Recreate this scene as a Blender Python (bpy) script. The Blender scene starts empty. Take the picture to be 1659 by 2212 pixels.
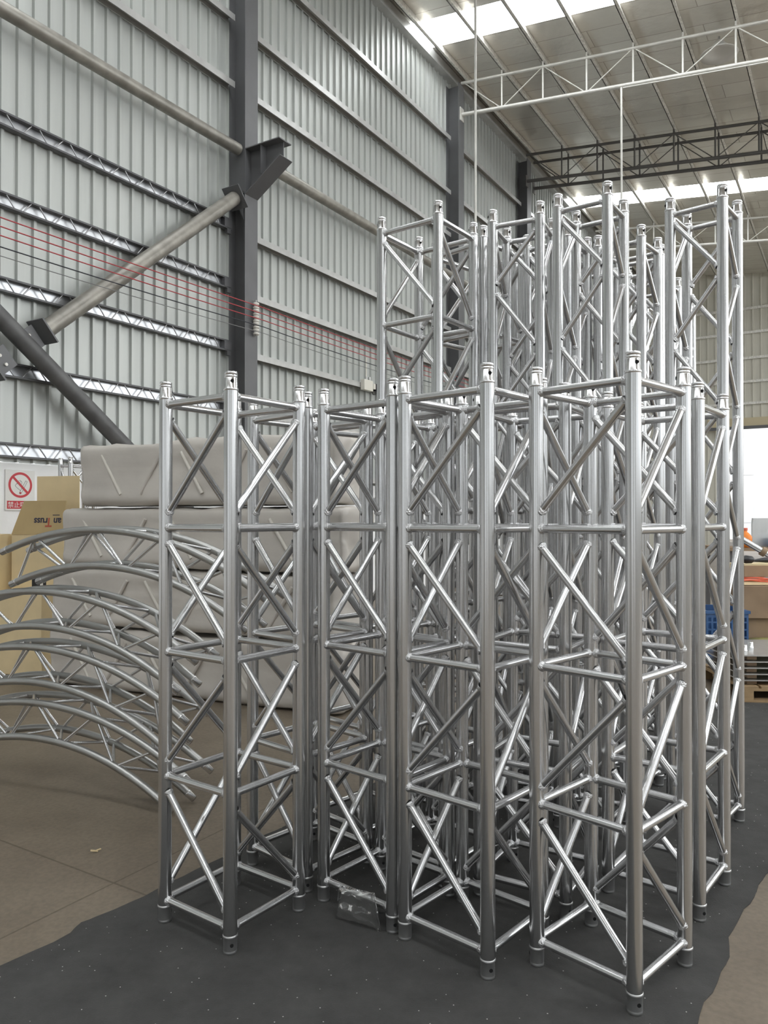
import bpy, bmesh, math, random
from mathutils import Vector, Matrix, noise
random.seed(7)
D = bpy.data
S = bpy.context.scene
COL = S.collection
pi = math.pi

# ------------------------------------------------------------------ camera, world, exposure
FPX = 1650.3
cam_d = D.cameras.new('camera')
cam_d.sensor_fit = 'VERTICAL'
cam_d.sensor_height = 36.0
cam_d.lens = FPX / 2212.0 * 36.0
cam_d.clip_end = 300
cam = D.objects.new('camera', cam_d)
cam.location = (0, 0, 1.5479)
cam.rotation_euler = (pi / 2 + 0.0076, 0, 0)
COL.objects.link(cam)
S.camera = cam

W = D.worlds.new('world')
S.world = W
W.use_nodes = True
W.node_tree.nodes['Background'].inputs['Color'].default_value = (0.93, 0.96, 1.0, 1)
W.node_tree.nodes['Background'].inputs['Strength'].default_value = 4.0
S.view_settings.view_transform = 'Standard'
S.view_settings.look = 'None'
S.view_settings.gamma = 1
S.view_settings.use_curve_mapping = False
S.view_settings.exposure = -0.66
SKYLIGHT_POWER = 14.0
SIDE_FILL_POWER = 2.0
REAR_POWER = 1.1
S.cycles.use_denoising = True
S.cycles.max_bounces = 10
S.cycles.sample_clamp_indirect = 6.0

# ------------------------------------------------------------------ materials
def mat(name, base=(.5, .5, .5), rough=.5, metal=0.0, spec=None, noise_amt=0.0, noise_scale=8.0, stretch=(1, 1, 1),
        rough_amt=0.0, bump=0.0, bump_scale=40.0, emit=None, estr=0.0, detail=4.0, dark=None, aniso=0.0):
    m = D.materials.new(name)
    m.use_nodes = True
    nt = m.node_tree
    b = nt.nodes['Principled BSDF']
    b.inputs['Base Color'].default_value = (*base, 1)
    b.inputs['Roughness'].default_value = rough
    b.inputs['Metallic'].default_value = metal
    if spec is not None:
        b.inputs['Specular IOR Level'].default_value = spec
    if emit:
        b.inputs['Emission Color'].default_value = (*emit, 1)
        b.inputs['Emission Strength'].default_value = estr
    if noise_amt or rough_amt or bump:
        tc = nt.nodes.new('ShaderNodeTexCoord')
        mp = nt.nodes.new('ShaderNodeMapping')
        mp.inputs['Scale'].default_value = stretch
        nt.links.new(tc.outputs['Object'], mp.inputs['Vector'])
        if noise_amt or rough_amt:
            n = nt.nodes.new('ShaderNodeTexNoise')
            n.inputs['Scale'].default_value = noise_scale
            n.inputs['Detail'].default_value = detail
            nt.links.new(mp.outputs['Vector'], n.inputs['Vector'])
            if noise_amt:
                r = nt.nodes.new('ShaderNodeValToRGB')
                lo = dark if dark else tuple(c * (1 - noise_amt) for c in base)
                hi = tuple(min(1, c * (1 + noise_amt)) for c in base)
                r.color_ramp.elements[0].position = .3
                r.color_ramp.elements[1].position = .7
                r.color_ramp.elements[0].color = (*lo, 1)
                r.color_ramp.elements[1].color = (*hi, 1)
                nt.links.new(n.outputs['Fac'], r.inputs['Fac'])
                nt.links.new(r.outputs['Color'], b.inputs['Base Color'])
            if rough_amt:
                mr = nt.nodes.new('ShaderNodeMapRange')
                mr.inputs['To Min'].default_value = max(.03, rough - rough_amt)
                mr.inputs['To Max'].default_value = min(1, rough + rough_amt)
                nt.links.new(n.outputs['Fac'], mr.inputs['Value'])
                nt.links.new(mr.outputs['Result'], b.inputs['Roughness'])
        if bump:
            n2 = nt.nodes.new('ShaderNodeTexNoise')
            n2.inputs['Scale'].default_value = bump_scale
            n2.inputs['Detail'].default_value = 6
            nt.links.new(mp.outputs['Vector'], n2.inputs['Vector'])
            bp = nt.nodes.new('ShaderNodeBump')
            bp.inputs['Strength'].default_value = bump
            bp.inputs['Distance'].default_value = .02
            nt.links.new(n2.outputs['Fac'], bp.inputs['Height'])
            nt.links.new(bp.outputs['Normal'], b.inputs['Normal'])
    return m

M = {}
M['alu'] = mat('mill_aluminium', (.63, .63, .632), .25, 1.0, noise_amt=.022, noise_scale=4, stretch=(9, 9, .6))
M['alu_brace'] = mat('brace_aluminium', (.64, .64, .645), .25, 1.0)
M['weld'] = mat('weld_bead', (.74, .74, .75), .26, 1.0, bump=.5, bump_scale=160)
M['machined'] = mat('machined_aluminium', (.76, .76, .765), .22, 1.0)
M['hole'] = mat('pin_hole_shade', (.006, .006, .006), .9)  # near-black discs paint the shade inside the pin holes
M['alu_curved'] = mat('curved_aluminium', (.45, .45, .44), .40, 1.0, noise_amt=.06, noise_scale=8, rough_amt=.04)
M['sheet'] = mat('wall_sheet', (.49, .508, .488), .42, .25, noise_amt=.05, noise_scale=1.2, stretch=(1, 6, .25), bump=.05, bump_scale=30)
M['sheet_end'] = mat('end_wall_sheet', (.66, .64, .56), .5, .1, noise_amt=.06, noise_scale=1.5, stretch=(6, 1, .3))
M['column'] = mat('grey_steel_paint', (.125, .126, .13), .45, noise_amt=.08, noise_scale=3)
M['girt'] = mat('galvanised_girt', (.50, .50, .49), .38, .35, noise_amt=.12, noise_scale=4, rough_amt=.08)
M['girt_shiny'] = mat('bright_galvanised', (.60, .615, .64), .32, .85, noise_amt=.25, noise_scale=2, stretch=(1, 1, 1))
M['lacing'] = mat('lacing_steel', (.42, .42, .43), .35, .8)
M['girt_dark'] = mat('dark_girt_flange', (.13, .13, .135), .45, .3)
M['rust'] = mat('rusty_edge', (.33, .22, .14), .7, noise_amt=.3, noise_scale=9)
M['pipe'] = mat('dusty_pipe', (.29, .275, .245), .42, .35, noise_amt=.25, noise_scale=5, rough_amt=.1)
M['brace_dark'] = mat('dark_pipe', (.12, .12, .12), .5, .2, noise_amt=.2, noise_scale=6)
M['purlin'] = mat('roof_purlin_steel', (.80, .78, .73), .4, .3, noise_amt=.2, noise_scale=6, stretch=(3, 3, 3), rough_amt=.1)
M['truss_white'] = mat('light_roof_truss', (.66, .65, .61), .45, .3, noise_amt=.08, noise_scale=5)
M['truss_dark'] = mat('dark_roof_truss', (.12, .115, .11), .5, .2)
M['plinth'] = mat('white_plaster', (.88, .88, .88), .8, noise_amt=.03, noise_scale=3, bump=.1)
M['wrap'] = mat('stretch_film', (.58, .545, .50), .34, 0, noise_amt=.11, noise_scale=1.9, rough_amt=.1, bump=.22, bump_scale=9, detail=7)
M['wrap_rib'] = mat('film_over_brace', (.66, .63, .57), .3, noise_amt=.05)
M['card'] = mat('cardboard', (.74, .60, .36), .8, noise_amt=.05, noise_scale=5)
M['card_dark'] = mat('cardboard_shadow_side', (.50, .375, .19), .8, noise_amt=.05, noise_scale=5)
M['card_brown'] = mat('brown_cardboard', (.30, .21, .135), .85, noise_amt=.08, noise_scale=5)
M['ink'] = mat('dark_blue_ink', (.03, .03, .06), .6)
M['ink_red'] = mat('red_brown_ink', (.45, .09, .05), .6)
M['sign_white'] = mat('sign_board', (.72, .71, .68), .4)
M['sign_red'] = mat('sign_red', (.50, .02, .03), .4)
M['sign_black'] = mat('sign_black', (.03, .03, .03), .5)
M['wire_red'] = mat('red_wire', (.42, .05, .06), .5)
M['wire_black'] = mat('black_wire', (.02, .022, .03), .5)
M['wire_grey'] = mat('grey_wire', (.2, .2, .2), .5)
M['porcelain'] = mat('porcelain', (.70, .67, .62), .25)
M['plastic_white'] = mat('ivory_plastic', (.75, .73, .65), .4)
M['black'] = mat('black_plastic', (.015, .015, .017), .4)
M['blue'] = mat('blue_plastic', (.045, .115, .27), .4)
M['orange'] = mat('orange_plastic', (.85, .24, .02), .45)
M['red_cable'] = mat('red_orange_cable', (.65, .12, .06), .45)
M['wood'] = mat('pallet_wood', (.35, .24, .13), .8, noise_amt=.15, noise_scale=6, stretch=(1, 6, 6))
M['tape'] = mat('olive_tape', (.44, .44, .16), .35)
M['paper'] = mat('white_film', (.75, .75, .74), .5)
M['plate'] = mat('plate_aluminium', (.68, .69, .69), .35, 1.0, noise_amt=.05)
M['beam_yellow'] = mat('cream_beam', (.58, .50, .33), .5)
M['facade'] = mat('white_facade', (.85, .86, .87), .7)
M['facade_win'] = mat('facade_glass', (.78, .80, .82), .4)
M['asphalt'] = mat('yard_concrete', (.6, .6, .58), .8)
M['skylight'] = mat('translucent_skylight', (.8, .85, .9), .5, emit=(.95, .98, 1.0), estr=SKYLIGHT_POWER)
M['window'] = mat('side_fill_glow', (.8, .85, .9), .5, emit=(.95, .98, 1.0), estr=SIDE_FILL_POWER)  # glow of the added side-wall fill panel
M['fill_hi'] = mat('upper_fill_glow', (.8, .85, .9), .5, emit=(.95, .98, 1.0), estr=9.5)
M['fill_rear'] = mat('rear_fill_glow', (.8, .85, .9), .5, emit=(.95, .98, 1.0), estr=REAR_POWER)
M['far'] = mat('far_wall', (.42, .43, .42), .5, .1)

def node_mats():
    # concrete floor
    m = D.materials.new('concrete_floor'); m.use_nodes = True; nt = m.node_tree; b = nt.nodes['Principled BSDF']
    tc = nt.nodes.new('ShaderNodeTexCoord')
    n1 = nt.nodes.new('ShaderNodeTexNoise'); n1.inputs['Scale'].default_value = 1.6; n1.inputs['Detail'].default_value = 9; n1.inputs['Roughness'].default_value = .65
    n2 = nt.nodes.new('ShaderNodeTexNoise'); n2.inputs['Scale'].default_value = 45; n2.inputs['Detail'].default_value = 4
    r1 = nt.nodes.new('ShaderNodeValToRGB')
    r1.color_ramp.elements[0].position = .3; r1.color_ramp.elements[0].color = (.142, .114, .083, 1)
    r1.color_ramp.elements[1].position = .72; r1.color_ramp.elements[1].color = (.24, .197, .148, 1)
    nt.links.new(tc.outputs['Object'], n1.inputs['Vector']); nt.links.new(tc.outputs['Object'], n2.inputs['Vector'])
    nt.links.new(n1.outputs['Fac'], r1.inputs['Fac'])
    mx = nt.nodes.new('ShaderNodeMixRGB'); mx.blend_type = 'MULTIPLY'; mx.inputs['Fac'].default_value = .5
    r2 = nt.nodes.new('ShaderNodeValToRGB')
    r2.color_ramp.elements[0].position = .35; r2.color_ramp.elements[0].color = (.7, .7, .7, 1)
    r2.color_ramp.elements[1].position = .6; r2.color_ramp.elements[1].color = (1, 1, 1, 1)
    nt.links.new(n2.outputs['Fac'], r2.inputs['Fac'])
    nt.links.new(r1.outputs['Color'], mx.inputs['Color1']); nt.links.new(r2.outputs['Color'], mx.inputs['Color2'])
    # slab joints
    mp = nt.nodes.new('ShaderNodeMapping')
    br = nt.nodes.new('ShaderNodeTexBrick'); br.offset = 0
    br.inputs['Color1'].default_value = (1, 1, 1, 1); br.inputs['Color2'].default_value = (1, 1, 1, 1); br.inputs['Mortar'].default_value = (.5, .46, .42, 1)
    br.inputs['Scale'].default_value = 1.0; br.inputs['Mortar Size'].default_value = .005; br.inputs['Brick Width'].default_value = 4.0; br.inputs['Row Height'].default_value = 4.0
    nt.links.new(tc.outputs['Object'], mp.inputs['Vector']); nt.links.new(mp.outputs['Vector'], br.inputs['Vector'])
    mx2 = nt.nodes.new('ShaderNodeMixRGB'); mx2.blend_type = 'MULTIPLY'; mx2.inputs['Fac'].default_value = .8
    nt.links.new(mx.outputs['Color'], mx2.inputs['Color1']); nt.links.new(br.outputs['Color'], mx2.inputs['Color2'])
    nt.links.new(mx2.outputs['Color'], b.inputs['Base Color'])
    b.inputs['Roughness'].default_value = .5
    bp = nt.nodes.new('ShaderNodeBump'); bp.inputs['Strength'].default_value = .15; bp.inputs['Distance'].default_value = .01
    nt.links.new(n2.outputs['Fac'], bp.inputs['Height']); nt.links.new(bp.outputs['Normal'], b.inputs['Normal'])
    M['concrete'] = m
    # felt mat with lint flecks
    m = D.materials.new('grey_felt'); m.use_nodes = True; nt = m.node_tree; b = nt.nodes['Principled BSDF']
    tc = nt.nodes.new('ShaderNodeTexCoord')
    n1 = nt.nodes.new('ShaderNodeTexNoise'); n1.inputs['Scale'].default_value = 5; n1.inputs['Detail'].default_value = 10; n1.inputs['Roughness'].default_value = .7
    r1 = nt.nodes.new('ShaderNodeValToRGB')
    r1.color_ramp.elements[0].position = .3; r1.color_ramp.elements[0].color = (.052, .0515, .050, 1)
    r1.color_ramp.elements[1].position = .75; r1.color_ramp.elements[1].color = (.087, .086, .083, 1)
    nt.links.new(tc.outputs['Object'], n1.inputs['Vector']); nt.links.new(n1.outputs['Fac'], r1.inputs['Fac'])
    vo = nt.nodes.new('ShaderNodeTexVoronoi'); vo.inputs['Scale'].default_value = 27
    vo.inputs['Randomness'].default_value = 1
    nt.links.new(tc.outputs['Object'], vo.inputs['Vector'])
    lt = nt.nodes.new('ShaderNodeMath'); lt.operation = 'LESS_THAN'; lt.inputs[1].default_value = .06
    nt.links.new(vo.outputs['Distance'], lt.inputs[0])
    mx = nt.nodes.new('ShaderNodeMixRGB'); mx.inputs['Color2'].default_value = (.5, .49, .46, 1)
    nt.links.new(lt.outputs[0], mx.inputs['Fac']); nt.links.new(r1.outputs['Color'], mx.inputs['Color1'])
    nt.links.new(mx.outputs['Color'], b.inputs['Base Color'])
    b.inputs['Roughness'].default_value = .95; b.inputs['Specular IOR Level'].default_value = .2
    n3 = nt.nodes.new('ShaderNodeTexNoise'); n3.inputs['Scale'].default_value = 160; n3.inputs['Detail'].default_value = 3
    nt.links.new(tc.outputs['Object'], n3.inputs['Vector'])
    bp = nt.nodes.new('ShaderNodeBump'); bp.inputs['Strength'].default_value = .5; bp.inputs['Distance'].default_value = .004
    nt.links.new(n3.outputs['Fac'], bp.inputs['Height']); nt.links.new(bp.outputs['Normal'], b.inputs['Normal'])
    M['felt'] = m
    # foil ceiling with overlapped seams across the purlins
    m = D.materials.new('foil_ceiling'); m.use_nodes = True; nt = m.node_tree; b = nt.nodes['Principled BSDF']
    tc = nt.nodes.new('ShaderNodeTexCoord')
    wv = nt.nodes.new('ShaderNodeTexBrick'); wv.offset = .37
    wv.inputs['Color1'].default_value = (.90, .875, .825, 1); wv.inputs['Color2'].default_value = (.78, .755, .70, 1); wv.inputs['Mortar'].default_value = (.48, .45, .41, 1)
    wv.inputs['Scale'].default_value = 1; wv.inputs['Mortar Size'].default_value = .008; wv.inputs['Brick Width'].default_value = 3.4; wv.inputs['Row Height'].default_value = .62
    nt.links.new(tc.outputs['Object'], wv.inputs['Vector'])
    nt.links.new(wv.outputs['Color'], b.inputs['Base Color'])
    b.inputs['Metallic'].default_value = .5; b.inputs['Roughness'].default_value = .27
    n1 = nt.nodes.new('ShaderNodeTexNoise'); n1.inputs['Scale'].default_value = 1.4; n1.inputs['Detail'].default_value = 5
    nt.links.new(tc.outputs['Object'], n1.inputs['Vector'])
    bp = nt.nodes.new('ShaderNodeBump'); bp.inputs['Strength'].default_value = .5; bp.inputs['Distance'].default_value = .08
    nt.links.new(n1.outputs['Fac'], bp.inputs['Height']); nt.links.new(bp.outputs['Normal'], b.inputs['Normal'])
    M['foil'] = m
    # clear film of the zip bag
    m = D.materials.new('clear_bag_film'); m.use_nodes = True; nt = m.node_tree
    nt.nodes.remove(nt.nodes['Principled BSDF']); out = nt.nodes['Material Output']
    tr = nt.nodes.new('ShaderNodeBsdfTransparent'); tr.inputs['Color'].default_value = (.97, .97, .97, 1)
    gl = nt.nodes.new('ShaderNodeBsdfGlossy'); gl.inputs['Roughness'].default_value = .07
    df = nt.nodes.new('ShaderNodeBsdfDiffuse'); df.inputs['Color'].default_value = (.8, .8, .78, 1)
    fr = nt.nodes.new('ShaderNodeFresnel'); fr.inputs['IOR'].default_value = 1.5
    m1 = nt.nodes.new('ShaderNodeMixShader'); m2 = nt.nodes.new('ShaderNodeMixShader'); m2.inputs['Fac'].default_value = .035
    nt.links.new(fr.outputs['Fac'], m1.inputs['Fac']); nt.links.new(tr.outputs[0], m1.inputs[1]); nt.links.new(gl.outputs[0], m1.inputs[2])
    nt.links.new(m1.outputs[0], m2.inputs[1]); nt.links.new(df.outputs[0], m2.inputs[2]); nt.links.new(m2.outputs[0], out.inputs['Surface'])
    M['bag'] = m
node_mats()

# ------------------------------------------------------------------ mesh helpers
class MB:
    """collects faces; build() makes one mesh"""
    def __init__(s):
        s.v = []; s.f = []; s.mi = []; s.sm = []
    def add(s, vs, fs, mi=0, smooth=False):
        o = len(s.v); s.v += [tuple(v) for v in vs]
        for f in fs:
            s.f.append(tuple(i + o for i in f)); s.mi.append(mi); s.sm.append(smooth)
        return s
    def box(s, c, d, mi=0, rot=None):
        cx, cy, cz = c; x, y, z = d[0] / 2, d[1] / 2, d[2] / 2
        vs = [Vector((a * x, b_ * y, e * z)) for e in (-1, 1) for b_ in (-1, 1) for a in (-1, 1)]
        if rot is not None: vs = [rot @ v for v in vs]
        vs = [(v.x + cx, v.y + cy, v.z + cz) for v in vs]
        return s.add(vs, [(0, 2, 3, 1), (4, 5, 7, 6), (0, 1, 5, 4), (2, 6, 7, 3), (0, 4, 6, 2), (1, 3, 7, 5)], mi)
    def bx(s, x0, x1, y0, y1, z0, z1, mi=0):
        return s.box(((x0 + x1) / 2, (y0 + y1) / 2, (z0 + z1) / 2), (abs(x1 - x0), abs(y1 - y0), abs(z1 - z0)), mi)
    def rings(s, rings, closed=False, caps=True, mi=0, smooth=True):
        n = len(rings[0]); vs = [p for r in rings for p in r]; fs = []
        m = len(rings)
        for i in range(m if closed else m - 1):
            j = (i + 1) % m
            for k in range(n):
                l = (k + 1) % n
                fs.append((i * n + k, i * n + l, j * n + l, j * n + k))
        s.add(vs, fs, mi, smooth)
        if caps and not closed:
            s.add(rings[0], [tuple(reversed(range(n)))], mi); s.add(rings[-1], [tuple(range(n))], mi)
        return s
    def tube(s, pts, r, n=14, mi=0, caps=True, radii=None):
        pts = [Vector(p) for p in pts]; rings = []
        up = None
        for i, p in enumerate(pts):
            if i == 0: t = pts[1] - p
            elif i == len(pts) - 1: t = p - pts[-2]
            else: t = (pts[i + 1] - pts[i - 1])
            t.normalize()
            if up is None:
                up = Vector((0, 0, 1)) if abs(t.z) < .9 else Vector((0, 1, 0))
            a = t.cross(up).normalized(); b_ = a.cross(t).normalized(); up = b_
            rr = radii[i] if radii else r
            rings.append([p + (a * math.cos(2 * pi * k / n) + b_ * math.sin(2 * pi * k / n)) * rr for k in range(n)])
        return s.rings(rings, False, caps, mi, True)
    def lathe(s, prof, n=24, c=(0, 0, 0), mi=0, caps=True):
        rings = [[(c[0] + r * math.cos(2 * pi * k / n), c[1] + r * math.sin(2 * pi * k / n), c[2] + z) for k in range(n)] for r, z in prof]
        return s.rings(rings, False, caps, mi, True)
    def prism(s, poly, axis, a0, a1, mi=0):
        """poly: list of 2d; extruded along axis 0/1/2 between a0,a1"""
        def P(u, v, a):
            return {0: (a, u, v), 1: (u, a, v), 2: (u, v, a)}[axis]
        n = len(poly)
        vs = [P(u, v, a0) for u, v in poly] + [P(u, v, a1) for u, v in poly]
        fs = [tuple(range(n)), tuple(range(2 * n - 1, n - 1, -1))] + [(i, i + n, (i + 1) % n + n, (i + 1) % n) for i in range(n)]
        return s.add(vs, fs, mi)
    def mesh(s, name, mats):
        me = D.meshes.new(name); me.from_pydata(s.v, [], s.f)
        for m in mats: me.materials.append(M[m] if isinstance(m, str) else m)
        me.polygons.foreach_set('material_index', s.mi)
        me.polygons.foreach_set('use_smooth', s.sm)
        bm = bmesh.new(); bm.from_mesh(me); bmesh.ops.recalc_face_normals(bm, faces=bm.faces); bm.to_mesh(me); bm.free()
        me.update()
        return me

def link(name, me, parent=None, loc=None, rotz=None):
    o = D.objects.new(name, me); COL.objects.link(o)
    if parent: o.parent = parent
    if loc is not None: o.location = loc
    if rotz is not None: o.rotation_euler = (0, 0, rotz)
    return o
def obj(name, mb, mats, parent=None, loc=None, rotz=None):
    if isinstance(mats, str): mats = [mats]
    return link(name, mb.mesh(name, mats), parent, loc, rotz)
def tag(o, label, cat, group=None, kind=None):
    o['label'] = label; o['category'] = cat
    if group: o['group'] = group
    if kind: o['kind'] = kind
    return o
def thing(name, label, cat, loc=(0, 0, 0), rotz=0, group=None):
    o = D.objects.new(name, None); COL.objects.link(o); o.empty_display_size = .1
    o.location = loc; o.rotation_euler = (0, 0, rotz)
    return tag(o, label, cat, group)
def struct(name, mb, mats, label=None, cat=None):
    o = obj(name, mb, mats); o['kind'] = 'structure'
    if label: o['label'] = label; o['category'] = cat or name.split('_')[0]
    return o
def bevel(o, w, seg=2):
    md = o.modifiers.new('bevel', 'BEVEL'); md.width = w; md.segments = seg; md.limit_method = 'ANGLE'
    return o

# ------------------------------------------------------------------ wall frame: local x = w (into the hall), y = t (along the wall)
TH = math.atan(.618)
P0 = Vector((-6.87447, 4.24842, 0)); DV = Vector((math.sin(TH), math.cos(TH), 0)); NV = Vector((math.cos(TH), -math.sin(TH), 0))
def Wp(w, t, z=0.0): return P0 + NV * w + DV * t + Vector((0, 0, z))
def inW(o):
    o.location = P0; o.rotation_euler = (0, 0, -TH); return o
def structW(name, mb, mats, label=None, cat=None): return inW(struct(name, mb, mats, label, cat))
def thingW(name, label, cat, w, t, z, group=None): return thing(name, label, cat, Wp(w, t, z), -TH, group)
Z0, SL = 11.95, .115
def zr(w): return Z0 - SL * w
T_BACK, T_END, W_R = -14.0, 34.0, 24.0

# ------------------------------------------------------------------ floor, mat
fl_ = struct('floor', MB().add([(-50, -40, 0), (50, -40, 0), (50, 60, 0), (-50, 60, 0)], [(0, 1, 2, 3)]), 'concrete', 'brown concrete floor with slab joints', 'floor')
fl_.location = (-1.145, 3.25, 0); fl_.rotation_euler = (0, 0, -TH)

def felt_mat():
    poly = [(-2.75, .85), (.05, .9), (.62, 1.87), (.95, 2.33), (1.15, 2.615), (1.22, 2.70), (1.27, 2.83), (1.70, 3.37), (2.35, 4.28), (3.2, 5.5), (3.75, 6.25), (2.9, 6.42), (1.5, 6.3), (.75, 5.5), (-.1, 4.4), (-.744, 3.48), (-.945, 3.185), (-1.105, 2.965), (-1.155, 2.925), (-1.165, 2.85), (-1.33, 2.63), (-1.95, 1.75)]
    pts = []
    for i, p in enumerate(poly):
        q = poly[(i + 1) % len(poly)]
        a, b = Vector(p), Vector(q); n = max(2, int((b - a).length / .06))
        for k in range(n):
            c = a.lerp(b, k / n)
            j = .012 * noise.noise(Vector((c.x * 6, c.y * 6, 0))) + .006 * noise.noise(Vector((c.x * 22, c.y * 22, 3)))
            pts.append((c.x + j, c.y - j))
    n = len(pts)
    bm = bmesh.new()
    vs = [bm.verts.new((x, y, .006)) for x, y in pts]
    from mathutils.geometry import tessellate_polygon
    for t_ in tessellate_polygon([[Vector((x, y, 0)) for x, y in pts]]):
        bm.faces.new([vs[i] for i in t_])
    low = [bm.verts.new((x, y, 0.0005)) for x, y in pts]
    for i in range(n):
        bm.faces.new((vs[i], vs[(i + 1) % n], low[(i + 1) % n], low[i]))
    bmesh.ops.recalc_face_normals(bm, faces=bm.faces)
    me = D.meshes.new('felt_mat'); bm.to_mesh(me); bm.free(); me.materials.append(M['felt'])
    o = link('felt_mat', me)
    tag(o, 'dark grey felt mat spread on the floor under the upright trusses', 'mat')
felt_mat()

# ------------------------------------------------------------------ left wall: corrugated sheet, plinth
def corrugated(L0, L1, ztop, z0, axis='t', pitch=.2, depth=.036):
    mb = MB(); prof = []
    a = L0
    while a < L1:
        prof += [(a, 0), (a + .136, 0), (a + .146, depth), (a + .182, depth), (a + .192, 0)]
        a += pitch
    prof.append((L1, 0))
    vs = []
    for u, d in prof:
        vs.append((u, d))
    n = len(vs); pts = []
    for zz in (0, 1):
        for u, d in vs:
            z = z0(u) if zz == 0 else ztop(u)
            pts.append((d, u, z) if axis == 't' else (u, -d, z))
    mb.add(pts, [(i, i + 1, n + i + 1, n + i) for i in range(n - 1)])
    return mb
PL = 2.17
structW('wall_left', corrugated(T_BACK, T_END, lambda u: Z0, lambda u: PL), 'sheet', 'pale grey corrugated steel side wall', 'wall')
structW('trim_1', MB().bx(-.2, -.012, T_BACK, T_END, 0, PL), 'plinth', 'white plastered plinth below the corrugated sheet', 'wall')
structW('trim_2', MB().bx(.0, .18, T_BACK, T_END, Z0 - .26, Z0 - .05), 'girt', 'steel eaves beam at the top of the side wall', 'beam')

# end wall with the door opening
DW0, DW1, DZ = 3.2, 9.2, 5.2
def end_wall():
    for (u0, u1, zl) in ((0, DW0, 0.0), (DW0, DW1, DZ + .36), (DW1, W_R, 0.0)):
        mb = corrugated(u0, u1, lambda u: zr(u), lambda u: zl, axis='w', pitch=.3)
        mb.v = [(x, y + T_END, z) for x, y, z in mb.v]
        yield mb
mbs = list(end_wall()); big = MB()
for m_ in mbs: big.add(m_.v, m_.f)
structW('wall_back', big, 'sheet_end', 'beige corrugated end wall above the open doorway', 'wall')
structW('trim_3', MB().bx(DW0 - .3, DW1 + .3, T_END - .35, T_END - .03, DZ, DZ + .36), 'beam_yellow', 'cream lintel beam over the open doorway', 'beam')
structW('trim_4', MB().bx(DW0 - .3, DW1 + .3, T_END - .45, T_END - .35, DZ - .1, DZ + .02), 'girt_dark', 'dark track under the lintel beam', 'track')
# far right and rear walls of the hall, with glowing panels added as fill light
structW('wall_right', MB().bx(W_R, W_R + .1, T_BACK, T_END, 0, 2.4).bx(W_R, W_R + .1, T_BACK, T_END, 5.6, 6.2).bx(W_R, W_R + .1, T_BACK, 4, 6.2, zr(W_R)).bx(W_R, W_R + .1, 4, T_END, 8.7, zr(W_R)), 'far', 'far side wall of the hall', 'wall')
structW('window_3', MB().bx(W_R + .02, W_R + .06, T_BACK, T_END, 2.4, 5.6), 'window', 'long glowing panel added in the far side wall as fill light', 'window')  # unseen glowing panel, added to light the hall from the side
structW('window_8', MB().bx(W_R + .02, W_R + .06, 4, T_END, 6.2, 8.7), 'fill_hi', 'upper glowing panel added in the far side wall as fill light', 'window')  # second unseen panel, added to brighten the ceiling and tall trusses
structW('wall_front', MB().bx(0, 3, T_BACK - .1, T_BACK, 0, Z0).bx(3, 10, T_BACK - .1, T_BACK, 6.0, Z0).bx(10, 13, T_BACK - .1, T_BACK, 0, Z0).bx(13, 20, T_BACK - .1, T_BACK, 6.0, Z0).bx(20, W_R, T_BACK - .1, T_BACK, 0, Z0), 'far', 'rear wall of the hall behind the viewer', 'wall')
structW('window_4', MB().bx(3, 10, T_BACK - .06, T_BACK - .02, .8, 6.0).bx(13, 20, T_BACK - .06, T_BACK - .02, .8, 6.0), 'fill_rear', 'glowing panels added in the rear wall as fill light', 'window')  # unseen glowing panels, added for frontal light from behind the camera

# ------------------------------------------------------------------ roof: foil ceiling with skylight strips
SKY = [(-7.0, -6.0), (-1.2, -.2), (6.0, 7.2), (13.9, 14.85), (24.2, 25.2)]  # first three strips are out of view, added for extra light
def roof():
    mb = MB(); e = [T_BACK] + [x for s in SKY for x in s] + [T_END]
    for i in range(0, len(e), 2):
        a, b = e[i], e[i + 1]
        mb.add([(-.05, a, zr(-.05)), (W_R, a, zr(W_R)), (W_R, b, zr(W_R)), (-.05, b, zr(-.05)),
                (-.05, a, zr(-.05) + .12), (W_R, a, zr(W_R) + .12), (W_R, b, zr(W_R) + .12), (-.05, b, zr(-.05) + .12)],
               [(0, 3, 2, 1), (4, 5, 6, 7), (0, 1, 5, 4), (2, 3, 7, 6), (1, 2, 6, 5), (3, 0, 4, 7)])
    structW('ceiling', mb, 'foil', 'silver foil roof lining between the purlins', 'ceiling')
    names = ['window_5', 'window_6', 'window_7', 'window_1', 'window_2']
    labs = ['rearmost unseen skylight strip, added for light', 'unseen skylight strip above the viewer, added for light', 'unseen skylight strip in front of the viewer, added for light', 'bright skylight strip at the top of the picture', 'bright skylight strip behind the tall trusses']
    for nm, lb, (a, b) in zip(names, labs, SKY):
        structW(nm, MB().add([(.05, a, zr(.05) + .04), (W_R, a, zr(W_R) + .04), (W_R, b, zr(W_R) + .04), (.05, b, zr(.05) + .04),
                              (.05, a, zr(.05) + .07), (W_R, a, zr(W_R) + .07), (W_R, b, zr(W_R) + .07), (.05, b, zr(.05) + .07)],
                             [(0, 3, 2, 1), (4, 5, 6, 7), (0, 1, 5, 4), (2, 3, 7, 6), (1, 2, 6, 5), (3, 0, 4, 7)]), 'skylight', lb, 'skylight')
roof()

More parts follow.
